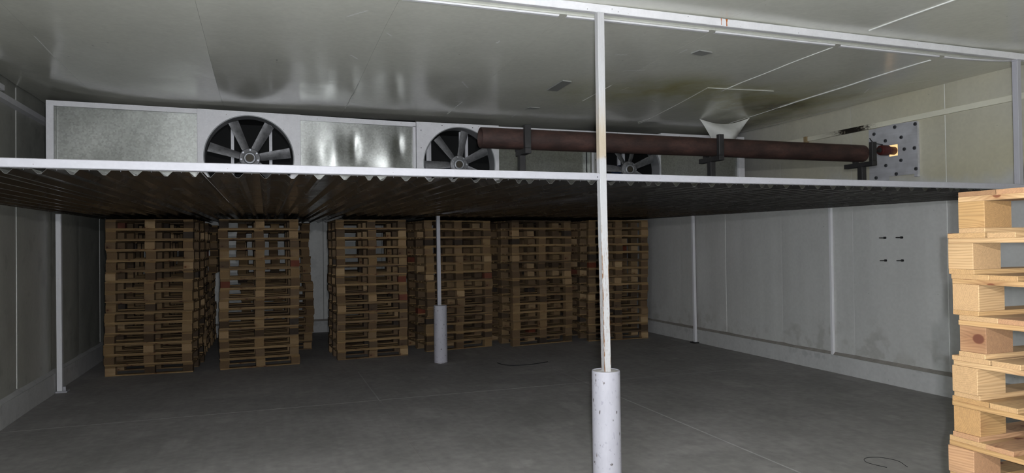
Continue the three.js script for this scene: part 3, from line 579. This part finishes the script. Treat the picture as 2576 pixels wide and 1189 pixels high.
{
  const u1 = thing('evaporator_cooler', 'long white cooling unit with one large fan between two galvanised panels', 'cooler', -0.2, bottom, CZ);
  part(u1, 'casing', casing(-2.18, 1.765, 3.375), M.coilInside);
  // outer shell, slightly sloping down to the right as it hangs
  part(u1, 'frame_post', box(-2.183, -2.111, bottom, 3.396, CZ, CZ + 0.5, 0.003), M.unitWhite);
  part(u1, 'top_rail', railShape(-2.111, -0.722, 3.339, 3.328, 3.394, 3.38), M.unitWhite);
  part(u1, 'top_rail', railShape(0.385, 1.766, 3.306, 3.29, 3.366, 3.345), M.unitWhite);
  part(u1, 'frame_post', box(1.73, 1.766, bottom, 3.3, CZ, CZ + 0.3, 0.003), M.unitWhite);
  part(u1, 'edge_strip', box(-2.111, -2.09, bottom, 3.335, CZ + 0.01, CZ + 0.06, 0.002), M.galv);
  part(u1, 'galvanised_panel', galvSheet(-2.1, -0.715, bottom, 3.345, CZ + 0.045, [[-1.5, 2.9, 0.5, 0.3, 0.012]]), M.galv, 'dull grey galvanised sheet, smooth');
  part(u1, 'fan_plate', ringPlate(-0.722, 0.387, bottom, 3.366, -0.173, 2.845, 0.487, 3.38), M.unitWhite);
  part(u1, 'galvanised_panel', galvSheet(0.38, 1.735, bottom, 3.315, CZ + 0.045, [[0.78, 2.95, 0.1, 0.2, -0.018], [0.62, 2.85, 0.14, 0.25, 0.014], [1.02, 3.0, 0.05, 0.14, 0.016], [1.45, 2.9, 0.12, 0.2, -0.016], [1.56, 3.05, 0.05, 0.12, 0.018], [1.2, 2.75, 0.16, 0.18, 0.01]]), M.galv, 'shiny dented galvanised sheet');
  fanIn(u1, -0.173, 2.845, 0.484, 10, 0);
  for (const x of [-0.375, 0.06]) part(u1, 'coil_strut', box(x - 0.018, x + 0.018, bottom, 3.34, CZ + 0.46, CZ + 0.5), M.unitWhite);
  const u2 = thing('evaporator_cooler', 'white cooling unit with two fans, partly hidden behind the brown pipe', 'cooler', 3.52, bottom, CZ);
  part(u2, 'casing', casing(1.775, 5.268, 3.345), M.coilInside);
  part(u2, 'fan_plate', ringPlate(1.775, 2.852, bottom, 3.352, 2.33, 2.84, 0.47), M.unitWhite);
  part(u2, 'fan_plate', ringPlate(4.19, 5.268, bottom, 3.34, 4.79, 2.84, 0.47), M.unitWhite);
  part(u2, 'top_rail', box(2.852, 4.19, 3.305, 3.345, CZ, CZ + 0.4, 0.003), M.unitWhite);
  part(u2, 'edge_strip', box(4.165, 4.19, bottom, 3.305, CZ + 0.002, CZ + 0.1, 0.002), M.galv);
  part(u2, 'galvanised_panel', galvSheet(2.852, 4.168, bottom, 3.31, CZ + 0.12, [[3.4, 2.8, 0.3, 0.3, 0.02]]), M.galv, 'dull grey galvanised sheet');
  fanIn(u2, 2.33, 2.84, 0.467, 27, 0.3);
  fanIn(u2, 4.79, 2.84, 0.467, 23, 0.7);
  for (const [x, d] of [[2.02, 0.46], [2.1, 0.7], [2.47, 0.46], [2.62, 0.7], [4.6, 0.46], [4.86, 0.46], [5.02, 0.62]]) part(u2, 'coil_strut', box(x - 0.02, x + 0.02, bottom, 3.33, CZ + d, CZ + d + 0.04), M.unitWhite);
  for (const [x, y] of [[1.83, 3.25], [1.83, 3.03], [1.83, 2.6], [2.1, 3.32], [2.5, 3.31], [4.24, 2.95]]) part(u2, 'screw', rod(x, y, CZ - 0.008, x, y, CZ + 0.002, 0.006, 8), M.washer);
  const u3 = thing('cooler_end_case', 'right end case of the coolers, white frame round a grey panel', 'cooler case', 6.0, bottom, CZ);
  part(u3, 'top_rail', box(5.276, 6.7, 3.32, 3.362, CZ, CZ + 0.4, 0.003), M.unitWhite);
  part(u3, 'frame_post', box(6.6, 6.7, bottom, 3.319, CZ, CZ + 0.5, 0.003), M.unitWhite);
  part(u3, 'galvanised_panel', galvSheet(5.276, 6.61, bottom, 3.33, CZ + 0.045, [[5.9, 2.8, 0.3, 0.3, 0.012]]), M.galv);
  part(u3, 'casing', casing(5.276, 6.69, 3.345), M.coilInside);
}

// ---------------------------------------------------------------- burner pipe, its stands, the burner
{
  const py = 2.862, pd = 6.5, pr = 0.103, x0 = 1.99, x1 = 6.86;
  const pipe = thing('burner_pipe', 'long dark brown steel pipe lying across above the deck towards the right wall', 'pipe', (x0 + x1) / 2, py - pr, pd);
  const pts = [[pr - 0.012, 0], [pr - 0.006, -0.001], [pr, 0.005], [pr, x1 - x0 - 0.004], [pr - 0.006, x1 - x0], [pr - 0.012, x1 - x0 - 0.002], [pr - 0.012, 0]].map(([a, b]) => new THREE.Vector2(a, b));
  const g = new THREE.LatheGeometry(pts, 48); { const uv = g.attributes.uv, p = g.attributes.position; for (let i = 0; i < uv.count; i++) uv.setXY(i, uv.getX(i) * 1, p.getY(i) * 0.8); }
  g.rotateZ(-Math.PI / 2); g.translate(x0, py, -pd); part(pipe, 'pipe_wall', g, M.pipe);
  const disc = new THREE.CircleGeometry(pr - 0.012, 40); disc.rotateY(-Math.PI / 2); disc.translate(x0 + 0.09, py, -pd); part(pipe, 'inner_baffle', disc, M.pipe);
  const stand = (sx, lx, d0, d1, label, hw = 0.032) => {
    const s = thing('pipe_stand', label, 'pipe stand', lx, 2.29, pd, 'stands under the brown pipe');
    part(s, 'leg', box(lx - hw, lx + hw, 2.297, py - pr - 0.055, pd + 0.0, pd + 0.072, 0.004), M.darkSteel);
    part(s, 'cross_bar', box(sx - hw, sx + hw, py - pr - 0.057, py - pr - 0.003, pd - d0, pd + d1, 0.004), M.darkSteel);
    part(s, 'upright', box(sx - hw, sx + hw, py - pr - 0.003, py + pr + 0.022, pd - pr - 0.055, pd - pr - 0.004, 0.004), M.darkSteel);
    part(s, 'upright', box(sx - 0.03, sx + 0.03, py - pr - 0.003, py + pr + 0.02, pd + pr + 0.004, pd + pr + 0.05, 0.004), M.darkSteel);
    return s;
  };
  stand(2.435, 2.435, 0.16, 0.13, 'dark steel stand under the pipe near its open left end');
  stand(4.7, 4.7, 0.16, 0.23, 'dark steel stand under the middle of the brown pipe');
  stand(6.88, 6.88, 0.16, 0.28, 'dark steel stand under the right end of the pipe beside the burner', 0.036);
  // burner on the right wall
  const b = thing('gas_burner', 'dark red burner nozzle on a riveted grey metal plate with a glowing slot', 'burner', 7.36, 2.9, 6.48);
  const plate = new THREE.Shape([new THREE.Vector2(6.14, 2.595), new THREE.Vector2(6.55, 2.6), new THREE.Vector2(6.55, 2.52), new THREE.Vector2(6.845, 2.51), new THREE.Vector2(6.845, 3.225), new THREE.Vector2(6.45, 3.24), new THREE.Vector2(6.14, 3.225)]);
  const slot = new THREE.Path([new THREE.Vector2(6.415, 2.846), new THREE.Vector2(6.415, 2.985), new THREE.Vector2(6.54, 2.985), new THREE.Vector2(6.54, 2.846)]); plate.holes.push(slot);
  const pg = new THREE.ExtrudeGeometry(plate, { depth: 0.004, bevelEnabled: false }); // (depth, y) -> room
  pg.rotateY(Math.PI / 2); pg.translate(7.33, 0, 0); // shape x becomes -z
  part(b, 'mounting_plate', uvMetres(pg), M.alu);
  part(b, 'backing_frame', [box(7.335, 7.374, 2.56, 3.22, 6.15, 6.2), box(7.335, 7.374, 2.56, 3.22, 6.79, 6.84)], M.alu);
  for (const [d, y] of [[6.76, 3.16], [6.45, 3.2], [6.165, 3.19], [6.36, 3.06], [6.59, 3.05], [6.32, 2.91], [6.18, 2.905], [6.37, 2.78], [6.59, 2.74], [6.44, 2.62], [6.165, 2.655], [6.74, 2.6]]) {
    const w = part(b, 'washer', rod(7.322, y, d, 7.331, y, d, 0.022, 20), M.washer); part(w, 'bolt_head', rod(7.312, y, d, 7.323, y, d, 0.009, 6), M.black);
  }
  const noz = [[0, 0], [0.05, 0], [0.058, 0.006], [0.064, 0.03], [0.064, 0.12], [0.052, 0.14], [0.049, 0.145], [0.049, 0.235], [0, 0.235]].map(([a, c]) => new THREE.Vector2(a, c));
  const ng = new THREE.LatheGeometry(noz, 36); ng.rotateZ(-Math.PI / 2); ng.translate(7.11, 2.912, -6.48); const nz = part(b, 'nozzle', ng, M.nozzle);
  part(nz, 'nozzle_face', rod(7.104, 2.912, 6.48, 7.112, 2.912, 6.48, 0.035, 24), M.darkSteel);
  part(nz, 'gas_fitting', [rod(7.06, 2.9, 6.49, 7.11, 2.905, 6.485, 0.012), rod(7.05, 2.9, 6.49, 7.062, 2.9, 6.49, 0.018, 6)], M.black);
  part(b, 'ignition_cable', tube([[7.14, 2.975, 6.46], [7.1, 2.985, 6.48], [7.04, 3.0, 6.5], [7.0, 3.04, 6.51], [6.99, 3.06, 6.515]], 0.006), M.black);
  const glow = std({ color: 0x201008, emissive: 0xffcf90, emissiveIntensity: 1.15, roughness: 1 });  // glowing panel behind the slot, for the bright opening round the nozzle
  part(b, 'slot_glow', box(7.358, 7.362, 2.835, 2.992, 6.41, 6.58, 0.001), glow);
  const fl = new THREE.PointLight(0xffc890, 0.004, 0, 2); fl.position.set(7.345, 2.972, -6.5); fl.castShadow = true; scene.add(fl);
  const bolts = [[1.835, 6.66], [1.836, 6.415], [1.549, 6.655], [1.553, 6.41]], where = ['upper left', 'upper right', 'lower left', 'lower right'];
  bolts.forEach(([y, d], i) => {
    const t = thing('wall_bolt', `black bolt sticking out of the right wall, ${where[i]} of the four`, 'bolt', 7.37, y, d, 'four bolts in the right wall');
    part(t, 'nut', rod(7.352, y, d, 7.376, y, d, 0.016, 6), M.black); part(t, 'shank', rod(7.272, y, d, 7.352, y, d, 0.0065, 10), M.darkSteel);
  });
}

// ---------------------------------------------------------------- ceiling odds and ends
function ceilingPlate(corners, label, mat, t = 0.012) {
  const c = corners.reduce((a, p) => [a[0] + p[0] / 4, a[1] + p[1] / 4], [0, 0]);
  const y = Math.min(...corners.map(([x, d]) => ceilingAt(x, d)), ceilingAt(...c)) - 0.004;
  const g = thing('ceiling_plate', label, 'plate', c[0], y, c[1], 'flat plates on the ceiling');
  const s = new THREE.Shape(corners.map(([x, d]) => new THREE.Vector2(x, -d))), e = new THREE.ExtrudeGeometry(s, { depth: t, bevelEnabled: false });
  e.applyMatrix4(new THREE.Matrix4().set(1, 0, 0, 0, 0, 0, 1, y - t, 0, 1, 0, 0, 0, 0, 0, 1)); e.computeVertexNormals();
  const q = uvMetres(e); const p = q.attributes.position; for (let i = 0; i < p.count; i += 3) { const n = new THREE.Vector3(); void n; }
  part(g, 'cover', q, mat); return g;
}
M.plate = std({ color: 0x8f8f8a, roughness: 0.5, side: THREE.DoubleSide });
ceilingPlate([[2.83, 6.79], [2.82, 6.36], [2.925, 6.375], [2.955, 6.81]], 'long narrow grey plate on the ceiling left of the near post', M.plate);
ceilingPlate([[3.6, 5.28], [3.616, 5.17], [3.771, 5.2], [3.74, 5.32]], 'small square grey plate on the ceiling right of the near post', M.plate);
ceilingPlate([[2.92, 7.7], [2.95, 7.6], [3.07, 7.6], [3.04, 7.7]], 'smallest grey plate on the ceiling, left of the post near the cooler', M.plate, 0.006);
{
  const t = thing('torn_ceiling_sheet', 'pale sheet of ceiling lining torn loose and sagging down behind the pipe', 'torn sheet', 5.7, 3.43, 7.65);
  const nu = 24, nv = 16, A = [5.4, 7.75], B = [6.02, 7.52], build = (off) => {
    const pos = [];
    for (let i = 0; i <= nu; i++) for (let j = 0; j <= nv; j++) {
      const u = i / nu, v = j / nv, nar = 1 - 0.68 * v ** 0.9, uu = 0.5 + (u - 0.5) * nar - 0.03 * v, x = A[0] + (B[0] - A[0]) * uu, d0 = A[1] + (B[1] - A[1]) * uu;
      const lip = 0.075 * Math.sin(Math.PI * u), top = ceilingAt(A[0] + (B[0] - A[0]) * u, d0) - 0.002, y = top - lip * (1 - v) - 0.36 * v;
      pos.push(x, y, -(d0 - 0.14 * Math.sin(Math.PI * u) * Math.sin(Math.PI * Math.min(1, v * 0.9)) + off));
    } return pos;
  };
  const row = nv + 1, n1 = (nu + 1) * row, pos = [...build(0), ...build(0.003)], idx = [];
  for (let i = 0; i < nu; i++) for (let j = 0; j < nv; j++) { const a = i * row + j, b = a + row; idx.push(a, a + 1, b + 1, a, b + 1, b, n1 + a, n1 + b + 1, n1 + a + 1, n1 + a, n1 + b, n1 + b + 1); }
  for (let i = 0; i < nu; i++) for (const e of [0, nv]) { const a = i * row + e, b = a + row; idx.push(a, b, b + n1, a, b + n1, a + n1); }
  const g = new THREE.BufferGeometry(); g.setAttribute('position', new THREE.Float32BufferAttribute(pos, 3)); g.setIndex(idx); g.computeVertexNormals();
  part(t, 'sheet', uvMetres(g), std({ map: panelMap, roughness: 0.55, color: 0xf2f2f0, side: THREE.DoubleSide }));
}
{
  const w = thing('floor_wire', 'thin dark wire lying curved on the floor behind the near post', 'wire', 3.7, 0, 9.85);
  part(w, 'strand', tube([[3.31, 0.008, 10.06], [3.36, 0.006, 9.87], [3.46, 0.006, 9.77], [3.7, 0.006, 9.74], [3.9, 0.008, 9.79], [4.06, 0.006, 9.86]], 0.006, 50, 6), M.black);
  const w2 = thing('floor_wire', 'fine wire loop on the floor in front of the near pallets', 'wire', 4.65, 0, 4.3);
  part(w2, 'strand', tube([[4.62, 0.004, 4.2], [4.58, 0.004, 4.36], [4.65, 0.005, 4.44], [4.78, 0.004, 4.42], [4.84, 0.004, 4.3], [4.78, 0.004, 4.15]], 0.0022, 50, 5), M.black);
}

// ---------------------------------------------------------------- added, unseen tripod behind the viewpoint to carry both lights
{
  const t = thing('added_lamp_tripod', 'added black tripod out of view, carrying the flash and an unseen second lamp', 'tripod', 0.06, 0, -0.12);
  part(t, 'pole', rod(0.06, 0.5, -0.12, 0.06, 2.3, -0.12, 0.012), M.black);
  for (let k = 0; k < 3; k++) { const a = k * 2.094 + 0.5; part(t, 'leg', rod(0.06, 0.62, -0.12, 0.06 + 0.32 * Math.cos(a), 0.012, -0.12 + 0.32 * Math.sin(a), 0.01), M.black); }
  const lens = (x, y, d, r) => std({ color: 0x999999, emissive: 0xffffff, emissiveIntensity: 0.8, roughness: 0.4 });  // glowing lenses and their housings are added where the two lights stand
  const body = part(t, 'flash_housing', box(-0.02, 0.09, 1.77, 1.84, -0.065, -0.05, 0.004), M.black); part(body, 'flash_lens', rod(0.03, 1.815, -0.05, 0.03, 1.815, -0.046, 0.006), lens());
  const head = part(t, 'lamp_housing', box(0.05, 0.15, 2.26, 2.34, -0.11, -0.05, 0.006), M.black); part(head, 'lamp_lens', rod(0.1, 2.3, -0.05, 0.1, 2.3, -0.045, 0.022), lens());
  part(t, 'clamp_arm', rod(0.06, 1.8, -0.12, 0.06, 1.8, -0.064, 0.008), M.black);
}

// ---------------------------------------------------------------- pallets
const PL = 1.2, PW = 1.0, PH = 0.1495, BT = 0.018, BH = PH - 3 * BT;
function woodGeo(L, h, w, variant, along) { // along: 'x' or 'z'
  const g = cbox(L, h, w, 0.0014, true), p = g.attributes.position, n = g.attributes.normal, uv = new Float32Array(p.count * 2), o1 = hash(variant, 7, 601) * 3, o2 = hash(variant, 9, 602) * 3;
  for (let i = 0; i < p.count; i++) {
    if (Math.abs(n.getX(i)) > 0.9) { uv[2 * i] = p.getZ(i) / 0.2 + 0.3 + o1; uv[2 * i + 1] = p.getY(i) / 0.2 + o2; } else { uv[2 * i] = p.getX(i) / 1.3 + o1; uv[2 * i + 1] = (Math.abs(n.getY(i)) > 0.7 ? p.getZ(i) : p.getY(i)) / 0.4 + o2; }
  }
  g.setAttribute('uv', new THREE.BufferAttribute(uv, 2)); if (along === 'z') g.rotateY(Math.PI / 2); return g;
}
const G = { deck: [], wide: [], stringer: [], block: [], mid: [], bottom: [] };
for (let v = 0; v < 5; v++) {
  G.deck.push(woodGeo(PL, BT, 0.1, v)); G.wide.push(woodGeo(PL, BT, 0.145, v + 9)); G.stringer.push(woodGeo(PW, BT, 0.14, v + 19, 'z'));
  G.block.push(woodGeo(0.14, BH, 0.1, v + 29)); G.mid.push(woodGeo(0.14, BH, 0.14, v + 39)); G.bottom.push(woodGeo(PL, BT, 0.1, v + 49));
}
for (let v = 0; v < 5; v++) G.block.push(woodGeo(0.1, BH, 0.14, v + 60, 'z')); // some blocks show end grain to the front
const pick = (a) => a[Math.floor(rnd() * a.length)];
function buildPallet() {
  const g = new THREE.Group();
  const add = (name, geo, x, y, z) => { const m = shadowed(new THREE.Mesh(geo, oldWood[0])); m.name = name; m.position.set(x, y, z); g.add(m); };
  const xs = [-PL / 2 + 0.07, 0, PL / 2 - 0.07], zs = [-PW / 2 + 0.05, 0, PW / 2 - 0.05];
  for (const z of zs) add('bottom_board', pick(G.bottom), 0, BT / 2, z);
  for (const x of xs) for (const z of zs) add('block', z === 0 ? pick(G.mid) : pick(G.block), x, BT + BH / 2, z);
  for (const x of xs) add('stringer_board', pick(G.stringer), x, BT * 1.5 + BH, 0);
  const dz = [-0.45, -0.305, -0.155, 0, 0.155, 0.305, 0.45];
  dz.forEach((z, i) => add('deck_board', i % 3 === 0 ? pick(G.wide) : pick(G.deck), 0, BT * 2.5 + BH, i === 0 ? z + 0.0225 : i === 6 ? z - 0.0225 : z));
  return g;
}
const prototype = buildPallet();
const ord = ['lowest', 'second', 'third', 'fourth', 'fifth', 'sixth', 'seventh', 'eighth', 'ninth', 'tenth', 'eleventh', 'twelfth', 'thirteenth', 'fourteenth', 'topmost'];
function placePallet(x, y, d, turn, sx, label, group, tones, fresh) {
  const p = prototype.clone(); p.name = numbered('wooden_pallet'); p.position.set(x, y, -d); p.rotation.y = turn; p.scale.set(sx, 1, 1);
  p.userData = { label, category: 'pallet', group };
  const base = pick(tones);
  p.children.forEach((m) => {
    let w = rnd() < 0.6 ? base : pick(tones);
    if (m.name === 'block') {
      m.geometry = Math.abs(m.position.z) < 0.01 ? pick(G.mid) : pick(G.block);
      const q = rnd(); if (!fresh) { if (q < 0.1) w = paleWood[0]; else if (q < 0.106) w = pick(redWood); else if (q < 0.15) w = sootWood[0]; }
      m.position.x += rr(-0.008, 0.008); m.rotation.y = rr(-0.04, 0.04);
    } else if (m.name === 'deck_board') { m.geometry = Math.abs(Math.abs(m.position.z)) < 0.01 || Math.abs(m.position.z) > 0.4 ? pick(G.wide) : pick(G.deck); m.position.z += rr(-0.006, 0.006); } else if (m.name === 'bottom_board') m.geometry = pick(G.bottom); else m.geometry = pick(G.stringer);
    if (!fresh && m.name !== 'block' && rnd() < 0.75) w = pick(boardWood);
    m.material = w;
  });
  scene.add(p); return p;
}
// far stacks: front edge given by its left and right corner on the floor
const stacks = [
  ['the leftmost front stack', -2.193, 11.26, -1.039, 11.16], ['the second front stack from the left', -0.655, 11.19, 0.481, 11.25], ['the third front stack from the left', 1.05, 11.36, 2.192, 11.42],
  ['the fourth front stack, behind the far post', 2.562, 11.62, 3.799, 11.8], ['the fifth front stack from the left', 4.105, 11.6, 5.343, 11.78], ['the rightmost front stack', 5.623, 11.63, 6.838, 11.56],
];
const behind = ['the stack behind the leftmost front stack', 'the stack behind the second front stack', 'the stack behind the third front stack', 'the stack behind the fourth front stack', 'the stack behind the fifth front stack', 'the stack behind the rightmost front stack'];
const rearX = [-1.585, 0.14, 1.72, 3.28, 4.78, 6.3];
stacks.forEach(([name, xa, da, xb, db], i) => {
  const len = Math.hypot(xb - xa, db - da), turn = Math.atan2(db - da, xb - xa), mx = (xa + xb) / 2, md = (da + db) / 2, nx = -Math.sin(turn), nd = Math.cos(turn);
  let wx = 0, wd = 0;
  for (let k = 0; k < 15; k++) {
    wx = clamp(wx + rr(-0.012, 0.012), -0.025, 0.025); wd = clamp(wd + rr(-0.012, 0.012), -0.02, 0.025); const back = PW / 2 + wd;
    placePallet(mx + nx * back + wx, k * PH + 0.0002 * k, md + nd * back, turn + rr(-0.012, 0.012), len / PL, `worn wooden pallet, ${ord[k]}${k && k < 14 ? ' from the floor' : ''} in ${name}`, 'pallets of the front row of stacks', oldWood);
  }
  if (i === 0) for (let k = 0; k < 15; k++) placePallet((k > 8 ? -1.47 : -1.57) + rr(-0.02, 0.02), k * PH + 0.0002 * k, 14.1 + PW / 2 + rr(-0.02, 0.02), rr(-0.02, 0.02), 1, `shadowed wooden pallet, ${ord[k]}${k && k < 14 ? ' from the floor' : ''} in the hindmost left stack, against the back wall`, 'pallets of the hindmost stack', oldWood);
  wx = 0;
  for (let k = 0; k < 15; k++) {
    wx = clamp(wx + rr(-0.03, 0.03), -0.05, 0.05);
    placePallet(rearX[i] + wx, k * PH + 0.0002 * k, 12.85 + PW / 2 + rr(-0.02, 0.02), rr(-0.02, 0.02), 1, `dim wooden pallet, ${ord[k]}${k && k < 14 ? ' from the floor' : ''} in ${behind[i]}`, 'pallets of the rear row of stacks', oldWood);
  }
});
{
  const dz = [0, 0, 0, 0, 0, 0, 0.025, 0.012, 0.003, -0.02, 0, 0.014, -0.03], P = 0.152; // near stack, seen from its short side
  for (let k = 0; k < 13; k++) {
    const p = placePallet(2.43 + PL / 2, k * P, 1.9 + (dz[k] || 0) - PW / 2, rr(-0.008, 0.008), 1, `pale pine pallet, ${k === 12 ? 'topmost' : ord[k]}${k && k < 12 ? ' from the floor' : ''} in the near stack at the right edge`, 'pallets of the near stack', [...newWood, ...newWood, ...tanWood], true);
    p.scale.y = P / PH;
  }
}

renderer.render(scene, camera);
